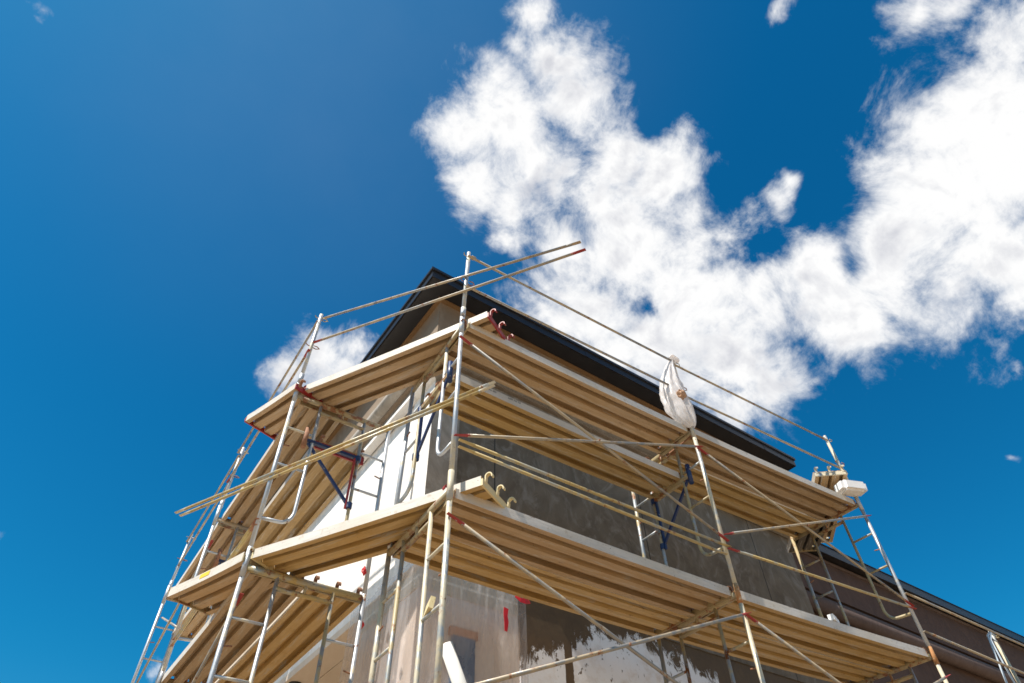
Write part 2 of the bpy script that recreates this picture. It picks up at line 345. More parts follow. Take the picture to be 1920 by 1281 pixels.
def frame(k, z1, label, leg_m, lad_m, head_m, ladder=True):
    """walk-through frame: two legs, ladder rails that curl into the legs, rungs, double header"""
    z0 = z1 - FH; p0, p1 = post_xy(k, z0), post_xy(k, z1)
    o0 = V(p0.x, p0.y, z0); o1 = V(p1.x, p1.y, z1); dep = Vector((*DEP[k], 0)); dn = dep.normalized()
    root = thing('scaffold_section', label, 'scaffold frame', 'steel frames of the scaffold', loc=o0)
    def P(s, h): return (o1 - o0) * (h / FH) + dn * s            # s along depth, h height
    D = dep.length; LO = .30
    tb('leg', [P(0, .0), P(0, FH)], R_, leg_m, root, 12)
    tb('leg', [P(D, .0), P(D, FH)], R_, 'galv_dark' if k in ('Q1', 'Q2') else leg_m, root, 12)
    rc = k in ('Q1', 'Q2') and abs(z1 - H1) < .01
    tb('coupling', [P(0, FH - .14), P(0, FH + (.05 if rc else .14))], R_ + .004, 'orange_rust' if rc else leg_m, root, 12)
    bm = B(); tube(bm, [P(.02, FH - .045), P(D - .02, FH - .045)], [(HU, HV), (HU, HV)], 12); link('header', bm, head_m, root, True)
    tb('header_chord', [P(LO, FH - .16), P(D - LO, FH - .16)], R_ * 1.0, head_m, root)
    for s in (LO, D / 2, D - LO): tb('header_strut', [P(s, FH - .16), P(s, FH - .03)], R_ * .7, head_m, root, 8)
    for side in (0, 1):
        f = (lambda s: s) if side == 0 else (lambda s: D - s)
        hb = .44
        pts = [P(f(LO), FH - .05), P(f(LO), hb + .16)]
        for i in range(1, 7):
            a = math.pi / 2 * i / 6; pts.append(P(f(LO - .13 + .13 * math.cos(a)), hb + .16 - .15 * math.sin(a)))
        pts.append(P(f(.015), hb))
        tb('ladder_rail', pts, R_ * .82, lad_m if side == 0 else 'galv_dark', root)
        for h in (1.50, 1.05): tb('rung', [P(f(0), h), P(f(LO), h)], R_ * .62, lad_m, root, 8)
        tb('lock_pin', [P(f(0), 1.27), P(f(.085), 1.285)], .007, 'rust', root, 6)
    return root
lv = {0: 'below the lower deck', 1: 'between the two decks', -1: 'lowest lift near the ground'}
mats = {('P1', 1): ('galv', 'galv', 'timber_header'), ('P1', 0): ('galv_cream', 'galv_cream', 'timber_header'), ('P2', 1): ('galv', 'galv', 'timber_header'), ('P2', 0): ('galv', 'galv', 'galv_yellow'),
        ('Q1', 1): ('galv_cream', 'galv_dark', 'timber_header'), ('Q1', 0): ('galv_cream', 'galv_dark', 'timber_header'), ('Q2', 1): ('galv', 'galv_dark', 'timber_header'), ('Q2', 0): ('galv_cream', 'galv', 'timber_header')}
for k in J:
    for l, z in ((1, H2), (0, H1), (-1, H1 - FH)):
        mm = mats.get((k, l), ('galv', 'galv', 'brace'))
        frame(k, z, 'steel ladder frame, %s, %s' % (TD[k], lv[l]), *mm)
    z = H1 - 2 * FH; p = post_xy(k, z); dep = DEP[k]
    for i, q in enumerate((p, p + dep)):
        j = thing('screw_jack', '%s screw jack on a base plate, %s' % (('outer', 'inner')[i], TD[k]), 'screw jack', 'screw jacks under the frames', loc=(q.x, q.y, 0))
        tb('screw', [(0, 0, .012), (0, 0, z + CZ)], .017, 'rust', j); bm = B(); box(bm, (-.08, -.08, .002), (.08, .08, .012)); link('base_plate', bm, 'rust', j)

# guard posts above the upper deck with pins
def guard_post(k, zb, zt, label, m='galv', pb=None, pt=None):
    a = post_xy(k, zb) if pb is None else Vector(pb); b_ = post_xy(k, zt) if pt is None else Vector(pt)
    root = thing('guard_post', label, 'guard post', 'guard posts on top of the scaffold', loc=V(a.x, a.y, zb))
    top = V(b_.x, b_.y, zt) - V(a.x, a.y, zb)
    tb('post', [(0, 0, 0), top], R_, m, root, 12); tb('sleeve', [top * -.02, top * .10], R_ + .005, m, root, 12)
    for f in (.93, .50) if zt - zb < 2 else (.985, .86):
        c = top * f
        pts = [c + Vector((-.07, -.02, .0)), c + Vector((-.05, .012, .015)), c + Vector((.06, .01, 0)), c + Vector((.09, -.025, -.01)), c + Vector((.06, -.045, -.012)), c + Vector((.02, -.035, -.005))]
        tb('lock_pin', pts, .006, 'rust' if f < .6 else 'galv_dark', root, 6)
    return root
for k, d in (('P1', 'front corner, tallest bright post'), ('P2', 'left corner'), ('Q1', 'beside the tied white bag'), ('Q2', 'right end above the polystyrene block'), ('A', 'left side behind the upper deck'), ('B', 'farthest left')):
    guard_post(k, H2 + .145, H2 + 1.2, 'steel guard post, ' + d, 'galv_cream' if k in ('Q1', 'Q2') else 'galv')
gp = guard_post('Q2', -CZ, 3.53, 'tan guard post at the lower right with a rope tied to its top', 'galv_cream', (9.95, 3.30), (9.93, 3.29))

# ------------------------------------------------------------------ braces and rails
def brace_tube(a, b_, parent, base, m='brace', endm='red', r=.0145, name='brace_tube', two=True):
    a = Vector(a) - base; b_ = Vector(b_) - base; d = (b_ - a).normalized()
    t = tb(name, [a + d * .10, b_ - d * .10], r, m, parent, 8)
    for p, s in ((a, 1), (b_, -1)):
        bm = B(); tube(bm, [p - d * s * .03, p + d * s * .02, p + d * s * .12], [(.0175, .004), (.0175, .0045), (r, r)], 10)
        e = link('flattened_end', bm, endm if (s == 1 or two) else m, parent, False)
        e.parent = t
    return t
def cross_brace(pa, pb, za, zb, label, m='brace', off=-.03, dz=0.):
    """X brace between two posts: za/zb = (low, high)"""
    t = (Vector((*pb, 0)) - Vector((*pa, 0))).normalized(); n = Vector((t.y, -t.x, 0)) * .035
    a0, a1 = V(*pa, za[0]) + n, V(*pa, za[1]) + n; b0, b1 = V(*pb, zb[0]) + n, V(*pb, zb[1]) + n
    root = thing('cross_brace', label, 'cross brace', 'crossed braces between the posts', loc=(a0 + a1 + b0 + b1) / 4)
    base = root.location.copy(); n2 = n.normalized() * .02
    brace_tube(a0 + n2, b1 + n2, root, base, m); brace_tube(a1, b0, root, base, m)
    c = (a0 + b1 + a1 + b0) / 4 - base
    tb('pivot_bolt', [c - n2 * .6, c + n2 * 2.2], .009, 'rust', root, 8)
    return root
def rail(pts, label, m='brace', endm='red', n=1, gap=.045, name='guard_rail', two=True):
    a, b_ = V(*pts[0]), V(*pts[1]); root = thing(name, label, 'guard rail', 'guard rails tied along the posts', loc=a)
    brace_tube(a, b_, root, a, m, endm, name='rail_tube', two=two)
    if n == 2:
        q = pts[2:] if len(pts) > 2 else [(p[0], p[1], p[2] - gap) for p in pts[:2]]
        brace_tube(V(*q[0]) + Vector((0, 0, 0)), V(*q[1]), root, a, m, endm, name='rail_tube', two=two)
    return root
p = lambda k, z: tuple(post_xy(k, z))
cross_brace(p('P1', 4), p('Q1', 4), (3.39, 4.60), (3.40, 4.56), 'steel cross brace in the right near bay between the two decks')
cross_brace(p('Q1', 4), p('Q2', 4), (3.45, 4.54), (3.42, 4.61), 'steel cross brace in the right far bay between the two decks')
cross_brace(p('P1', 2.5), p('Q1', 2.5), (1.40, 2.61), (1.42, 2.64), 'steel cross brace under the lower deck in front of the mortared wall', 'brace')
cross_brace(p('Q1', 2.5), p('Q2', 2.5), (1.40, 2.63), (1.42, 2.62), 'steel cross brace under the lower deck at the bottom right')
cross_brace(p('P2', 2.0), p('A', 2.0), (1.40, 2.60), (1.42, 2.60), 'steel cross brace under the lower deck on the left side')
cross_brace(p('A', 2.0), p('B', 2.0), (1.40, 2.60), (1.42, 2.60), 'thin cross brace at the far lower left against the sky')
cross_brace(p('A', 4.0), p('B', 4.0), (3.40, 4.55), (3.42, 4.55), 'thin cross brace far back on the left between the decks')
rail([(2.653, 2.49, 5.34), (1.12, 5.40, 6.02)], 'upper of the two long rails running out past the front corner post', 'brace', 'brace')
rail([(2.67, 2.46, 5.185), (1.10, 5.43, 5.60)], 'lower of the two long rails past the front corner post, red flattened ends', 'brace', 'red')
rail([(2.08, 3.60, 5.95), (5.14, 3.53, 5.99)], 'top guard rail from the front corner post to the bag', 'brace', 'brace')
rail([(2.08, 3.60, 5.40), (5.17, 3.53, 5.46)], 'middle guard rail from the front corner post passing behind the bag', 'brace', 'brace')
rail([(5.20, 3.53, 5.94), (8.10, 3.37, 5.90)], 'top guard rail of the right far bay ending at the last post', 'brace', 'brace')
rail([(5.20, 3.53, 5.40), (8.10, 3.37, 5.40)], 'middle guard rail of the right far bay, spots of red paint', 'brace', 'brace')
rail([(2.215, 3.345, 3.87), (.535, 6.60, 3.745), (2.21, 3.345, 3.825), (.58, 6.53, 3.69)], 'folded pair of yellowish rails sticking out both sides of the left bay', 'galv_yellow', 'galv_cream', 2)
rail([(2.08, 3.575, 3.33), (5.15, 3.50, 3.32), (2.08, 3.575, 3.26), (5.05, 3.50, 3.21)], 'folded pair of yellow stained rails above the lower deck, near bay', 'galv_yellow', 'galv_yellow', 2)
rail([(5.17, 3.50, 3.30), (8.12, 3.31, 3.37)], 'yellow stained rail above the lower deck, far bay', 'galv_yellow', 'red')
rail([(8.12, 3.31, 3.55), (11.2, 3.18, 3.42)], 'upper tan rail running off the right side past the roped post', 'brace', 'brace')
rail([(8.12, 3.31, 3.10), (11.2, 3.18, 2.96)], 'lower tan rail running off the right side past the roped post', 'brace', 'brace')
rail([(1.07, 5.45, 5.97), (1.14, 8.45, 5.97)], 'top guard rail receding along the left side', 'brace', 'brace')
rail([(1.07, 5.45, 5.45), (1.14, 8.45, 5.45)], 'middle guard rail receding along the left side', 'brace', 'red')
rail([(1.16, 8.45, 5.90), (1.23, 11.2, 5.90)], 'top guard rail of the farthest left bay', 'brace', 'brace')
rail([(1.16, 8.45, 5.42), (1.23, 11.2, 5.42)], 'middle guard rail of the farthest left bay', 'brace', 'brace')
rail([(1.10, 5.55, 3.30), (1.20, 8.55, 3.30), (1.10, 5.55, 3.24), (1.20, 8.55, 3.23)], 'folded pair of rails just above the lower deck on the left side', 'galv_yellow', 'rust', 2)

# ------------------------------------------------------------------ planks
def plank(a, b_, w, label, side=1, under='plank', endm='rust', capm='timber_header', gap=.035, edge='plank_edge', sag=.012, capd=.090):
    a, b_ = V(*a), V(*b_); d = (b_ - a); L = d.length; x = d.normalized(); y = Vector((0, 0, 1)).cross(x).normalized() * side; z = x.cross(y) * side
    # right-handed local frame; width grows along +Y (or -Y when side is -1)
    yy = Vector((0, 0, 1)).cross(x).normalized(); zz = x.cross(yy)
    mw = Matrix((( x.x, yy.x, zz.x, a.x), (x.y, yy.y, zz.y, a.y), (x.z, yy.z, zz.z, a.z), (0, 0, 0, 1)))
    root = thing('scaffold_plank', label, 'scaffold plank', 'ribbed scaffold planks', mw=mw)
    prof = [(0, 0), (0, -.088), (.052, -.088), (.052, -.080), (.008, -.076), (.008, -.005)]
    for r0 in (.335, .665):
        c = w * r0; prof += [(c - .056, -.005), (c - .048, -.074), (c + .048, -.074), (c + .056, -.005)]
    prof += [(w - .008, -.005), (w - .008, -.076), (w - .052, -.080), (w - .052, -.088), (w, -.088), (w, 0)]
    bm = B(); nx = 9; rows = []
    for i in range(nx):
        t = i / (nx - 1); xx = gap + (L - 2 * gap) * t; s = -sag * 4 * t * (1 - t)
        rows.append([bm.verts.new((xx, side * q[0], q[1] + s)) for q in prof])
    n = len(prof)
    for r0, r1 in zip(rows, rows[1:]):
        for k in range(n):
            f = bm.faces.new((r0[k], r0[(k + 1) % n], r1[(k + 1) % n], r1[k]))
            f.material_index = 1 if k in (0, n - 1, n - 2) else 0
    bm.faces.new(rows[0]); bm.faces.new(rows[-1][::-1])
    link('deck', bm, (under, edge), root)
    for e, s in ((0, -1), (L, 1)):
        xx = e - s * gap
        bm = B(); box(bm, (min(xx, xx + s * .018), min(0, side * w) - .002, -capd), (max(xx, xx + s * .018), max(0, side * w) + .002, -.030))
        cp = link('end_cap', bm, capm, root)
        for f in (.09, .5, .91):
            bm = B(); yc = side * w * f; prev = None; n_a = 9
            path = [(xx + s * .018, -.055), (xx + s * .020, -.01)]
            for i in range(n_a):
                an = math.pi * (1 - i / (n_a - 1) * 1.08); path.append((xx + s * (.052 + .034 * math.cos(an)), -.002 + .037 * math.sin(an)))
            hw = .017
            for (px_, pz_) in path:
                cx_, cz_ = px_ - (xx + s * .052), pz_ + .01; l_ = math.hypot(cx_, cz_) or 1; ix, iz = px_ - cx_ / l_ * .010, pz_ - cz_ / l_ * .010
                q = [bm.verts.new(v_) for v_ in ((px_, yc - hw, pz_), (px_, yc + hw, pz_), (ix, yc + hw, iz), (ix, yc - hw, iz))]
                if prev:
                    for k in range(4): bm.faces.new((prev[k], prev[(k + 1) % 4], q[(k + 1) % 4], q[k]))
                else: bm.faces.new(q)
                prev = q
            bm.faces.new(prev[::-1])
            h = link('hook', bm, endm, cp)
    return root
zt = .035
# right run, upper deck
plank((2.10, 3.63, H2 + zt), (5.14, 3.57, H2 + zt), .50, 'long plank of the upper deck above the right near bay')
plank((5.18, 3.555, H2 + zt), (8.14, 3.40, H2 + zt), .49, 'outer plank of the upper deck, right far bay', capm='rust')
plank((5.18, 4.06, H2 + zt), (8.14, 3.91, H2 + zt), .49, 'inner plank of the upper deck, right far bay', under='plank_yel')
# right run, lower deck
plank((2.06, 3.66, H1 + zt), (5.14, 3.60, H1 + zt), .52, 'outer plank of the lower deck, right near bay, grey edge', endm='red')
plank((2.08, 4.19, H1 + zt + .003), (5.14, 4.13, H1 + zt), .52, 'inner plank of the lower deck, right near bay beside the film', under='plank_yel')
plank((5.17, 3.59, H1 + zt), (8.11, 3.385, H1 + zt), .50, 'outer plank of the lower deck, right far bay, speckled edge', under='plank_yel')
plank((5.17, 4.11, H1 + zt), (8.11, 3.905, H1 + zt), .50, 'inner plank of the lower deck, right far bay', under='plank_yel')
# half level plank on the blue brackets
bp = plank((2.13, 3.90, 4.43), (5.17, 3.86, 4.43), .49, 'plank at half height on blue brackets with worn printing on its edge', under='plank_yel')
# diagonal planks over the left bay
dd = Vector((1.094 - 2.074, 5.519 - 3.684, 0)).normalized(); nn = Vector((-dd.y, dd.x, 0)) * -1
def diag(z, y0, L, label, **kw):
    # start beyond the front corner post and run out past the left corner post
    s = Vector((2.074, 3.684, 0)) + nn * .035 - dd * y0
    e = s + dd * L
    return plank((s.x, s.y, z), (e.x, e.y, z), .47, label, side=-1, **kw)
diag(H2 + .10, .30, 2.33, 'weathered plank laid across the upper left bay with red hooks past the corner post', endm='red', capm='red')
plank((1.065, 5.44, H2 + .085), (.79, 6.33, H2 + .085), .46, 'short weathered plank end sticking out left of the upper left corner post', side=-1, endm='rust', capm='red')
diag(H1 + .10, .27, 2.33, 'sunlit plank laid across the lower left bay with cream hooks past the corner post', endm='cream_cap', capm='cream_cap', under='plank_yel')
dl = plank((1.095, 5.52, H1 + .085), (.725, 6.60, H1 + .085), .47, 'short plank with a yellow sticker sticking out left of the lower left corner post', side=-1, endm='timber_header', capm='timber_header')
bm = B(); box(bm, (.50, .0012, -.062), (.64, .0032, -.022)); st = link('sticker', bm, 'yellow', dl)
# left run
plank((1.19, 5.60, H2 + zt), (1.22, 8.42, H2 + zt), .49, 'upper deck plank receding behind the left corner post', side=-1)
plank((1.22, 8.50, H2 + zt), (1.26, 11.05, H2 + zt), .49, 'upper deck plank of the farthest left bay', side=-1)
plank((1.45, 5.56, 4.43), (1.48, 8.50, 4.43), .56, 'half height plank on the left side with red end, over the bright wall', side=-1, under='plank_yel', endm='rust', capm='red', capd=.125)
plank((1.48, 8.58, 4.43), (1.50, 11.1, 4.43), .50, 'half height plank farther back on the left side', side=-1)
plank((1.20, 5.60, H1 + zt), (1.23, 8.58, H1 + zt), .50, 'outer lower deck plank on the left side', side=-1)
plank((1.735, 5.60, H1 + zt), (1.765, 8.58, H1 + zt), .52, 'inner lower deck plank on the left side beside the cream ceiling', side=-1, under='plank_yel')
plank((1.24, 8.64, H1 + zt), (1.26, 11.12, H1 + zt), .50, 'outer lower deck plank, farthest left bay', side=-1)
plank((1.78, 8.64, H1 + zt), (1.80, 11.12, H1 + zt), .50, 'inner lower deck plank, farthest left bay', side=-1)
# plank laid crosswise near the right end and one leaning behind it
pk = plank((7.70, 3.56, H2 + .44), (8.62, 4.61, H2 + .18), .43, 'grey plank laid crosswise on the upper deck, its end jutting out', side=-1, endm='galv_cream', capm='galv_cream', under='plank')
lp = plank((7.93, 3.52, H2 + .12), (8.83, 4.54, H2 + .12), .42, 'short dark plank jutting out behind the right end of the upper deck', capm='galv_dark', endm='galv_dark', under='plank_dark', edge='plank_dark')

# ------------------------------------------------------------------ blue side brackets
def bracket(k, z, label, rusty=False):
    q = post_xy(k, z); dn = Vector((*DEP[k], 0)).normalized(); D = DEP[k].length
    base = V(q.x, q.y, z) + dn * (D - .30); root = thing('side_bracket', label, 'bracket', 'blue brackets holding the half height planks', loc=base)
    o = -dn
    bm = B(); bar(bm, Vector((0, 0, -.03)), o * .60 + Vector((0, 0, -.03)), .035, .032 if rusty else .05); link('arm', bm, 'timber_header' if not rusty else 'dark_blue', root)
    tb('socket', [o * .60 + Vector((0, 0, -.13)), o * .60 + Vector((0, 0, .12))], .027, 'rust' if rusty else 'blue', root, 12)
    bm = B(); bar(bm, o * .56 + Vector((0, 0, -.06)), o * .03 + Vector((0, 0, -.60)), .022, .030); link('strut', bm, 'blue', root)
    bm = B(); bar(bm, o * .035 + Vector((0, 0, -.02)), o * .035 + Vector((0, 0, -.66)), .03, .018, o); link('upright', bm, 'blue' if not rusty else 'red', root)
    for h in (-.04, -.62):
        bm = B(); tube(bm, [Vector((0, 0, h - .03)), Vector((0, 0, h + .03))], .034, 12); link('clamp', bm, 'blue', root)
    return root
bracket('P1', 4.345, 'blue bracket on the inner ladder near the front corner post')
bracket('Q1', 4.345, 'dark blue bracket below the bag on the middle frame')
bracket('P2', 4.345, 'blue bracket with red upright and rusty socket at the left corner', True)
bracket('A', 4.345, 'blue bracket one bay back on the left side', True)

# ------------------------------------------------------------------ plastic film round the corner pier
bm = B(); NU, NV = 150, 60; rows = []
L1_, L2_ = 3.87 - 2.56, 1.30
for j in range(NV + 1):
    tz = j / NV; z = 3.17 - tz * 4.1; row = []
    for i in range(NU + 1):
        s = i / NU * (L1_ + L2_)
        if s < L1_: x, y, nx, ny = 3.87 - s, 5.20, 0, -1
        else: x, y, nx, ny = 2.56, 5.20 + (s - L1_), -1, 0
        c = math.exp(-((s - L1_) / .12) ** 2)
        if c > .02: nx, ny = (-1 * c * .7 + nx * (1 - c)), (-1 * c * .7 + ny * (1 - c))
        w = noise.noise(Vector((s * 5, z * .7, 1.3))) * .030 + noise.noise(Vector((s * 16 + z * 1.5, z * 1.6, 5.3))) * .012 + .006 * noise.noise(Vector((s * 40 + z * 6, z * 9, 2)))
        edge_ = min(1, s / .25)
        bulge = (.02 + .10 * min(1, tz * 1.6) * math.exp(-((s - L1_) / .55) ** 2)) * edge_
        o_ = bulge + w * edge_ + .012
        zz = z + (noise.noise(Vector((s * 4, 0, 9))) * .02 if j == 0 else 0)
        if s > L1_: zz -= (s - L1_) * .02
        row.append(bm.verts.new(V(x + nx * o_, y + ny * o_, zz)))
    rows.append(row)
for a_, b_ in zip(rows, rows[1:]):
    for i in range(NU): bm.faces.new((a_[i], a_[i + 1], b_[i + 1], b_[i]))
me_o = link('plastic_sheet', bm, 'film', None, True); tag(me_o, 'milky plastic sheet draped round the corner pier over a dark window', 'plastic sheet')

def tape(pts, w, label):
    bm = B(); prev = None; pts = [V(*q) for q in pts]
    for i, q in enumerate(pts):
        d = (pts[min(i + 1, len(pts) - 1)] - pts[max(i - 1, 0)]).normalized(); s = d.cross(Vector((0, 1, 0))).normalized() * w[i] / 2; t = Vector((0, -.004, 0))
        r = [bm.verts.new(q + s), bm.verts.new(q - s), bm.verts.new(q - s + t), bm.verts.new(q + s + t)]
        if prev:
            for k in range(4): bm.faces.new((prev[k], prev[(k + 1) % 4], r[(k + 1) % 4], r[k]))
        else: bm.faces.new(r)
        prev = r
    bm.faces.new(prev[::-1])
    tag(link('tape', bm, 'redtape'), label, 'tape', 'red tape strips on the plastic sheet')
tape([(3.57, 5.115, 2.93), (3.56, 5.11, 2.85), (3.57, 5.112, 2.79), (3.565, 5.115, 2.70)], [.055, .045, .05, .03], 'vertical strip of red tape in the middle of the plastic sheet')
tape([(3.68, 5.11, 3.08), (3.74, 5.10, 3.05), (3.80, 5.10, 3.055), (3.86, 5.12, 3.09)], [.02, .045, .06, .08], 'red tape at the top right edge of the plastic sheet')

# red rags tied on the left inner legs
def rag(x, y, z, s, label):
    bm = B(); bmesh.ops.create_icosphere(bm, subdivisions=3, radius=s)
    for v_ in bm.verts:
        v_.co *= 1 + .9 * noise.noise(v_.co * 38 + Vector((x, y, z))) + .4 * noise.noise(v_.co * 90); v_.co.z *= 1.25; v_.co.x *= .7
    tag(link('rag', bm, 'redtape', None, True), label, 'rag', 'red rags tied to the scaffold').location = V(x, y, z)
rag(2.16, 5.42, 3.05, .026, 'red rag tied at the inner leg just above the lower left deck')
rag(1.93, 5.50, 3.13, .018, 'small red rag tied low on the inner ladder rail of the left corner frame')
rag(2.27, 5.55, 2.62, .024, 'red rag on the inner leg below the lower deck at the left corner')

# leaning white pipe and a block of wood on a rung
pp = tag(tb('pipe', [V(2.42, 4.25, 2.02), V(2.60, 4.20, 1.60), V(3.05, 4.30, .3)], .050, 'pvc', None, 20), 'white plastic pipe leaning behind the front corner post', 'pipe')
bm = B(); bmesh.ops.create_cube(bm, size=1); bmesh.ops.bevel(bm, geom=bm.edges[:], offset=.02, segments=1, affect='EDGES')
wb = tag(link('wood_block', bm, 'cream_cap'), 'pale block of wood wedged on a ladder rung of the front corner frame', 'wood block')
wb.scale = (.14, .035, .09); wb.location = V(2.02, 3.80, 2.02); wb.rotation_euler = (.2, .1, 1.3)

# ------------------------------------------------------------------ tied white bag
top, bot = V(5.19, 3.50, 6.02), V(5.21, 3.46, 4.86)
root = thing('plastic_bag', 'tied white plastic bag with a brown bundle hanging from a guard post', 'bag', loc=top)
bm = B(); nr, ns = 60, 72; rows = []
side_ = Vector((.82, -.57, 0)); front = Vector((.397, .544, .0)).normalized()
for j in range(nr + 1):
    t = j / nr; c = (bot - top) * t
    w = .018 + .135 * math.sin(min(1, t / .62) * math.pi / 2) ** 1.1 if t < .62 else .153 * math.sqrt(max(0, 1 - ((t - .62) / .385) ** 2.2))
    c = c - side_ * (.02 + .165 * math.sin(math.pi * min(1, t * .86 + .04)) ** .8)
    row = []
    for i in range(ns):
        a = 2 * math.pi * i / ns; q = Vector((math.cos(a), math.sin(a), t * 3))
        fold = 1 + .20 * noise.noise(Vector((math.cos(a) * 2.2, math.sin(a) * 2.2, t * 1.5))) + .17 * noise.noise(Vector((math.cos(a) * 5, math.sin(a) * 5, t * 6))) + .10 * noise.noise(Vector((math.cos(a) * 11, math.sin(a) * 11, t * 12)))
        fold += (.13 * math.sin(a * 11 + 3 * t) * max(0, 1 - t * 1.7))
        row.append(bm.verts.new(c + side_ * math.cos(a) * w * fold + front * math.sin(a) * w * .8 * fold + Vector((0, 0, .02 * noise.noise(q * 3)))))
    rows.append(row)
for a_, b_ in zip(rows, rows[1:]):
    for i in range(ns): bm.faces.new((a_[i], a_[(i + 1) % ns], b_[(i + 1) % ns], b_[i]))
link('bag_body', bm, 'bag', root, True)
bm = B(); bmesh.ops.create_icosphere(bm, subdivisions=4, radius=.05)
for v_ in bm.verts: v_.co *= 1 + .5 * noise.noise(v_.co * 26); v_.co.x *= 1.5; v_.co.z *= .8
k_ = link('knot', bm, 'bag', root, True); k_.location = (.0, .02, .02)
for f in k_.data.polygons: f.use_smooth = True
bm = B(); bmesh.ops.create_icosphere(bm, subdivisions=4, radius=.5)
for v_ in bm.verts: v_.co *= 1 + .35 * noise.noise(v_.co * 4) + .12 * noise.noise(v_.co * 14)
bb = link('paper_bundle', bm, 'brownbag', root); bb.scale = (.19, .12, .17); bb.rotation_euler = (.3, .3, .6); bb.location = Vector((.01, -.01, -.74)) - side_ * .11 - front * .075

# polystyrene block
bm = B(); bmesh.ops.create_cube(bm, size=1); bmesh.ops.bevel(bm, geom=bm.edges[:], offset=.16, segments=2, affect='EDGES')
fo = tag(link('polystyrene_block', bm, 'foamwhite'), 'white polystyrene block lying at the right end of the upper deck', 'foam block')
fo.scale = (.36, .24, .15); fo.location = V(8.02, 3.33, H2 + .135); fo.rotation_euler = (.12, .05, -.45)
# small block on lower deck
bm = B(); box(bm, (-.06, -.03, 0), (.06, .03, .06)); box(bm, (.065, -.03, 0), (.12, .03, .05))
sb = tag(link('plaster_offcut', bm, 'foamwhite'), 'small white offcut left on the edge of the lower deck at the right', 'offcut'); sb.location = V(6.62, 3.52, H1 + .037); sb.rotation_euler = (0, 0, .3)
# rope on the right hand post
for pts, lab in (([(9.90, 3.26, 3.47), (9.80, 3.25, 3.47), (9.69, 3.26, 3.40), (9.62, 3.27, 3.15), (9.54, 3.28, 2.85), (9.44, 3.29, 2.45), (9.40, 3.30, 2.1)], 'pale rope hanging away to the left of the lower right post'),
                 ([(9.89, 3.25, 3.44), (9.76, 3.24, 3.44), (9.68, 3.25, 3.34), (9.69, 3.26, 3.05), (9.73, 3.27, 2.75), (9.75, 3.28, 2.4), (9.76, 3.29, 2.1)], 'pale rope hanging close beside the lower right post')):
    tag(tb('rope', [V(*q) for q in pts], .012, 'rope', None, 8), lab, 'rope')
# faint printing on the half level plank's edge (worn to illegible strokes)
bm = B(); random.seed(3)
for i in range(46):
    x_ = .35 + i * .011 if i < 14 else (.62 + (i - 14) * .012 if i < 30 else 1.62 + (i - 30) * .0085)
    if random.random() < .25: continue
    h0 = -.045 + random.random() * .006; box(bm, (x_, -.0022, h0), (x_ + .004, -.0012, h0 + .016 + random.random() * .008))
link('worn_print', bm, 'inkk', bp)

# ------------------------------------------------------------------ camera
R3 = Vector((0.819305, -0.573073, -0.018058)); U3 = Vector((-0.413587, -0.61252, 0.673621)); F3 = Vector((0.397095, 0.544433, 0.738856))
cam = bpy.data.cameras.new('camera'); co = bpy.data.objects.new('camera', cam); C.objects.link(co)
cam.sensor_width = 36; cam.lens = 1207.5578 / 1920 * 36; cam.clip_start = .05; cam.clip_end = 10000
co.matrix_world = Matrix(((R3.x, U3.x, -F3.x, 0), (R3.y, U3.y, -F3.y, 0), (R3.z, U3.z, -F3.z, CZ), (0, 0, 0, 1)))
S.camera = co

# ------------------------------------------------------------------ light
AZ, EL = math.radians(186), math.radians(57)          # direction the sun stands in
sd = Vector((math.cos(AZ) * math.cos(EL), math.sin(AZ) * math.cos(EL), math.sin(EL)))
sun = bpy.data.lights.new('sun', 'SUN'); sun.energy = 5.0; sun.angle = math.radians(.53); sun.color = (1., .925, .84)
so = bpy.data.objects.new('sun', sun); C.objects.link(so); so.rotation_euler = sd.to_track_quat('Z', 'Y').to_euler()

W = bpy.data.worlds.new('World'); S.world = W; W.use_nodes = True; nt = W.node_tree
bg = nt.nodes['Background']; sky = N(nt, 'ShaderNodeTexSky'); sky.sky_type = 'NISHITA'; sky.sun_disc = False
sky.sun_elevation = EL; sky.sun_rotation = math.atan2(sd.x, sd.y); sky.air_density = 1.; sky.dust_density = .55; sky.ozone_density = 3.0
hs = N(nt, 'ShaderNodeHueSaturation'); hs.inputs['Saturation'].default_value = 1.35; hs.inputs['Value'].default_value = .075
nt.links.new(sky.outputs[0], hs.inputs['Color'])
tc = N(nt, 'ShaderNodeTexCoord'); D = tc.outputs['Generated']
zz_ = N(nt, 'ShaderNodeSeparateXYZ'); nt.links.new(D, zz_.inputs[0])
hz = N(nt, 'ShaderNodeMapRange', interpolation_type='SMOOTHSTEP'); hz.inputs['From Min'].default_value = -.02; hz.inputs['From Max'].default_value = .36; nt.links.new(zz_.outputs['Z'], hz.inputs['Value'])
skyc = mix(nt, 1., hs.outputs[0], mix(nt, hz.outputs[0], (1.05, .92, 1.02), (.16, 1.17, 1.12)), 'MULTIPLY')
wn1 = N(nt, 'ShaderNodeTexNoise'); wn1.inputs['Scale'].default_value = 7; wn1.inputs['Detail'].default_value = 5; wn1.inputs['Roughness'].default_value = .6; nt.links.new(D, wn1.inputs['Vector'])
vs_ = N(nt, 'ShaderNodeVectorMath', operation='SUBTRACT'); nt.links.new(wn1.outputs['Color'], vs_.inputs[0]); vs_.inputs[1].default_value = (.5, .5, .5)
vm_ = N(nt, 'ShaderNodeVectorMath', operation='SCALE'); nt.links.new(vs_.outputs[0], vm_.inputs[0]); vm_.inputs['Scale'].default_value = .07
va_ = N(nt, 'ShaderNodeVectorMath', operation='ADD'); nt.links.new(D, va_.inputs[0]); nt.links.new(vm_.outputs[0], va_.inputs[1]); DW = va_.outputs[0]
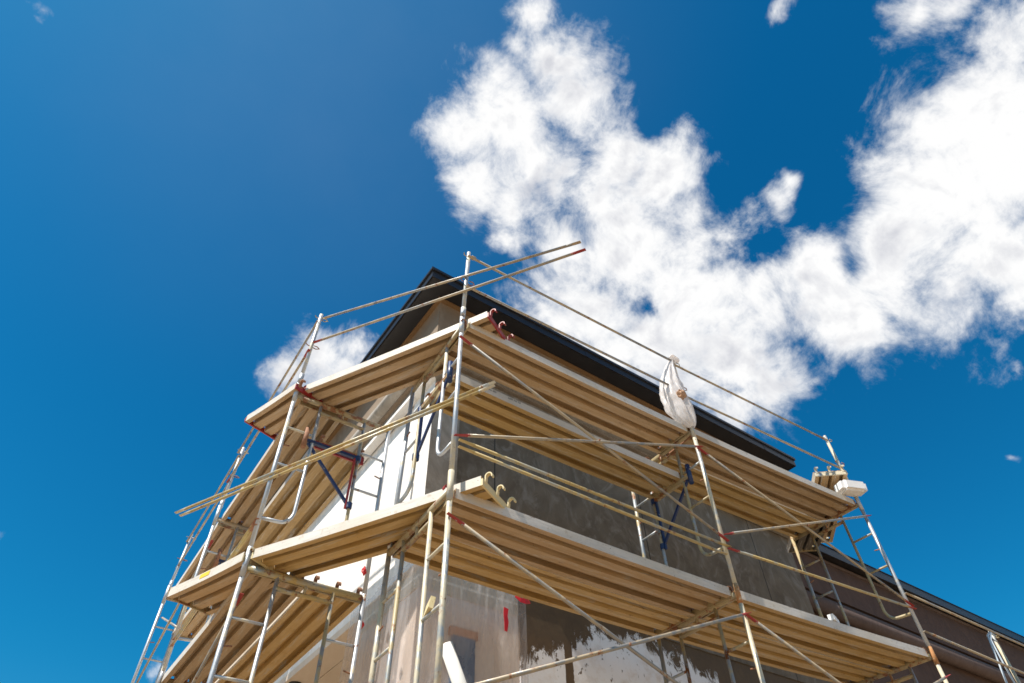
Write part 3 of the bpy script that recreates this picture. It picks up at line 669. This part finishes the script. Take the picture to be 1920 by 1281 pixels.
CL = [(0.198,0.188,0.962,0.030),(0.200,0.228,0.952,0.026),(0.197,0.285,0.938,0.045),(0.262,0.225,0.939,0.046),(0.243,0.318,0.916,0.072),(0.192,0.369,0.909,0.046),(0.310,0.246,0.918,0.052),(0.246,0.408,0.880,0.044),(0.310,0.346,0.886,0.066),(0.305,0.412,0.856,0.036),(0.400,0.262,0.877,0.048),(0.455,0.242,0.856,0.055),(0.418,0.332,0.846,0.068),(0.408,0.400,0.821,0.049),(0.515,0.258,0.816,0.044),(0.570,0.202,0.796,0.033),(0.586,0.159,0.794,0.032),(0.583,0.135,0.801,0.025),(0.483,0.355,0.800,0.095),(0.560,0.319,0.764,0.108),(0.464,0.439,0.770,0.081),(0.632,0.262,0.730,0.072),(0.574,0.390,0.720,0.086),(0.646,0.341,0.683,0.083),(0.440,0.490,0.753,0.049),(0.676,0.191,0.711,0.063),(0.722,0.194,0.664,0.051),(0.696,0.331,0.638,0.044),(0.677,0.389,0.625,0.038),(0.526,0.458,0.716,0.040),(0.631,-0.137,0.763,0.043),(0.653,-0.082,0.753,0.062),(0.649,-0.027,0.760,0.048),(0.707,-0.057,0.705,0.078),(0.703,0.011,0.711,0.084),(0.698,0.082,0.712,0.064),(0.761,0.017,0.648,0.075),(0.719,0.126,0.683,0.059),(0.759,0.086,0.646,0.055),(0.797,0.049,0.602,0.035),(0.827,0.093,0.554,0.016),(0.736,0.175,0.654,0.040),(0.542,-0.096,0.835,0.035),(0.559,-0.120,0.821,0.028),(0.438,-0.014,0.899,0.019),(0.156,0.700,0.697,0.043),(0.188,0.673,0.716,0.036),(0.128,0.735,0.666,0.030),(0.193,0.701,0.686,0.039),(-0.313,0.483,0.818,0.017),(-0.311,0.499,0.809,0.010),(-0.192,0.632,0.751,0.007),(-0.103,0.899,0.426,0.007),(0.127,0.934,0.334,0.018),(0.862,0.167,0.478,0.008),(0.321,0.447,0.835,0.033),
 (.75,-.35,.56,.12),(.86,-.2,.47,.10),(-.6,-.5,.62,.12),(-.4,-.7,.6,.15),(.2,-.8,.55,.16),(-.8,.3,.5,.07)]
acc = None
for (x, y, z, r) in CL:
    if x > .62 and y < .15 and r > .03: r *= 1.14
    dn_ = N(nt, 'ShaderNodeVectorMath', operation='DISTANCE'); nt.links.new(DW, dn_.inputs[0]); dn_.inputs[1].default_value = (x, y, z)
    f = math_(nt, 'MULTIPLY_ADD', dn_.outputs['Value'], -.62 / max(r, .014) , .74)
    w = math_(nt, 'SUBTRACT', f, (-.06 if r > .078 else 0) + max(0., .36 - r * 7.) + (.20 if r < .02 else 0))
    acc = w if acc is None else math_(nt, 'SMOOTH_MAX', acc, w, .25)
for (x, y, z, r) in [(0.538,0.194,0.820,0.044),(0.602,0.216,0.769,0.033),(0.570,0.274,0.775,0.029),(0.403,0.350,0.846,0.038),(0.535,0.383,0.753,0.022),(0.690,0.151,0.708,0.024),(0.636,0.121,0.762,0.051),(0.577,0.053,0.815,0.059),(0.326,0.468,0.821,0.025),(0.413,0.188,0.891,0.030)]:
    dn_ = N(nt, 'ShaderNodeVectorMath', operation='DISTANCE'); nt.links.new(DW, dn_.inputs[0]); dn_.inputs[1].default_value = (x, y, z)
    acc = math_(nt, 'SUBTRACT', acc, math_(nt, 'MULTIPLY', math_(nt, 'MULTIPLY_ADD', dn_.outputs['Value'], -.8 / r, 1.1, clamp=True), .52))
fb = N(nt, 'ShaderNodeTexNoise'); fb.inputs['Scale'].default_value = 8.5; fb.inputs['Detail'].default_value = 14; fb.inputs['Roughness'].default_value = .68; fb.inputs['Distortion'].default_value = .35
nt.links.new(D, fb.inputs['Vector'])
fb2 = N(nt, 'ShaderNodeTexNoise'); fb2.inputs['Scale'].default_value = 34; fb2.inputs['Detail'].default_value = 9; fb2.inputs['Roughness'].default_value = .6; fb2.inputs['Distortion'].default_value = .8
nt.links.new(D, fb2.inputs['Vector'])
dens = math_(nt, 'ADD', math_(nt, 'ADD', acc, math_(nt, 'MULTIPLY', math_(nt, 'SUBTRACT', fb2.outputs['Fac'], .5), .45)), math_(nt, 'MULTIPLY', math_(nt, 'SUBTRACT', fb.outputs['Fac'], .5), 2.0))
al = N(nt, 'ShaderNodeMapRange', interpolation_type='SMOOTHSTEP'); al.inputs['From Min'].default_value = -.22; al.inputs['From Max'].default_value = .58
nt.links.new(dens, al.inputs['Value'])
sh = noi(nt, D, 4, 3, .5)
def puff(off):
    mp = N(nt, 'ShaderNodeMapping'); mp.inputs['Location'].default_value = off; nt.links.new(D, mp.inputs['Vector'])
    return noi(nt, mp.outputs[0], 11, 6, .55, .35)
pf = math_(nt, 'MULTIPLY', math_(nt, 'SUBTRACT', puff((-.012, -.004, .014)), puff((0, 0, 0))), 2.2)
shd = math_(nt, 'ADD', pf, math_(nt, 'ADD', math_(nt, 'MULTIPLY', math_(nt, 'SUBTRACT', sh, .5), -2.6), math_(nt, 'MULTIPLY', math_(nt, 'SUBTRACT', dens, .55), .7)))
cc = mix(nt, ramp(nt, shd, [(-.0, 0), (.55, 1)]), (.66, .66, .66), (.45, .458, .49))
vd = N(nt, 'ShaderNodeVectorMath', operation='DISTANCE'); nt.links.new(D, vd.inputs[0]); vd.inputs[1].default_value = (-.06, .33, .94)
vl = N(nt, 'ShaderNodeMapRange', interpolation_type='SMOOTHSTEP'); vl.inputs['From Min'].default_value = .62; vl.inputs['From Max'].default_value = .0; nt.links.new(vd.outputs['Value'], vl.inputs['Value'])
vn = noi(nt, D, 3, 6, .6)
skyc = mix(nt, math_(nt, 'MULTIPLY', vl.outputs[0], math_(nt, 'MULTIPLY_ADD', vn, .06, .02)), skyc, (.55, .58, .60))
nt.links.new(mix(nt, al.outputs[0], skyc, cc), bg.inputs['Color']); bg.inputs['Strength'].default_value = 1.

S.view_settings.view_transform = 'Standard'; S.view_settings.look = 'None'; S.view_settings.gamma = 1; S.view_settings.use_curve_mapping = False
S.view_settings.exposure = .6
S.render.engine = 'CYCLES'; S.cycles.max_bounces = 8; S.cycles.diffuse_bounces = 5; S.cycles.transparent_max_bounces = 12
S.cycles.use_denoising = True; S.cycles.pixel_filter_type = 'BLACKMAN_HARRIS'; S.cycles.filter_width = 1.6
bpy.context.view_layer.update()
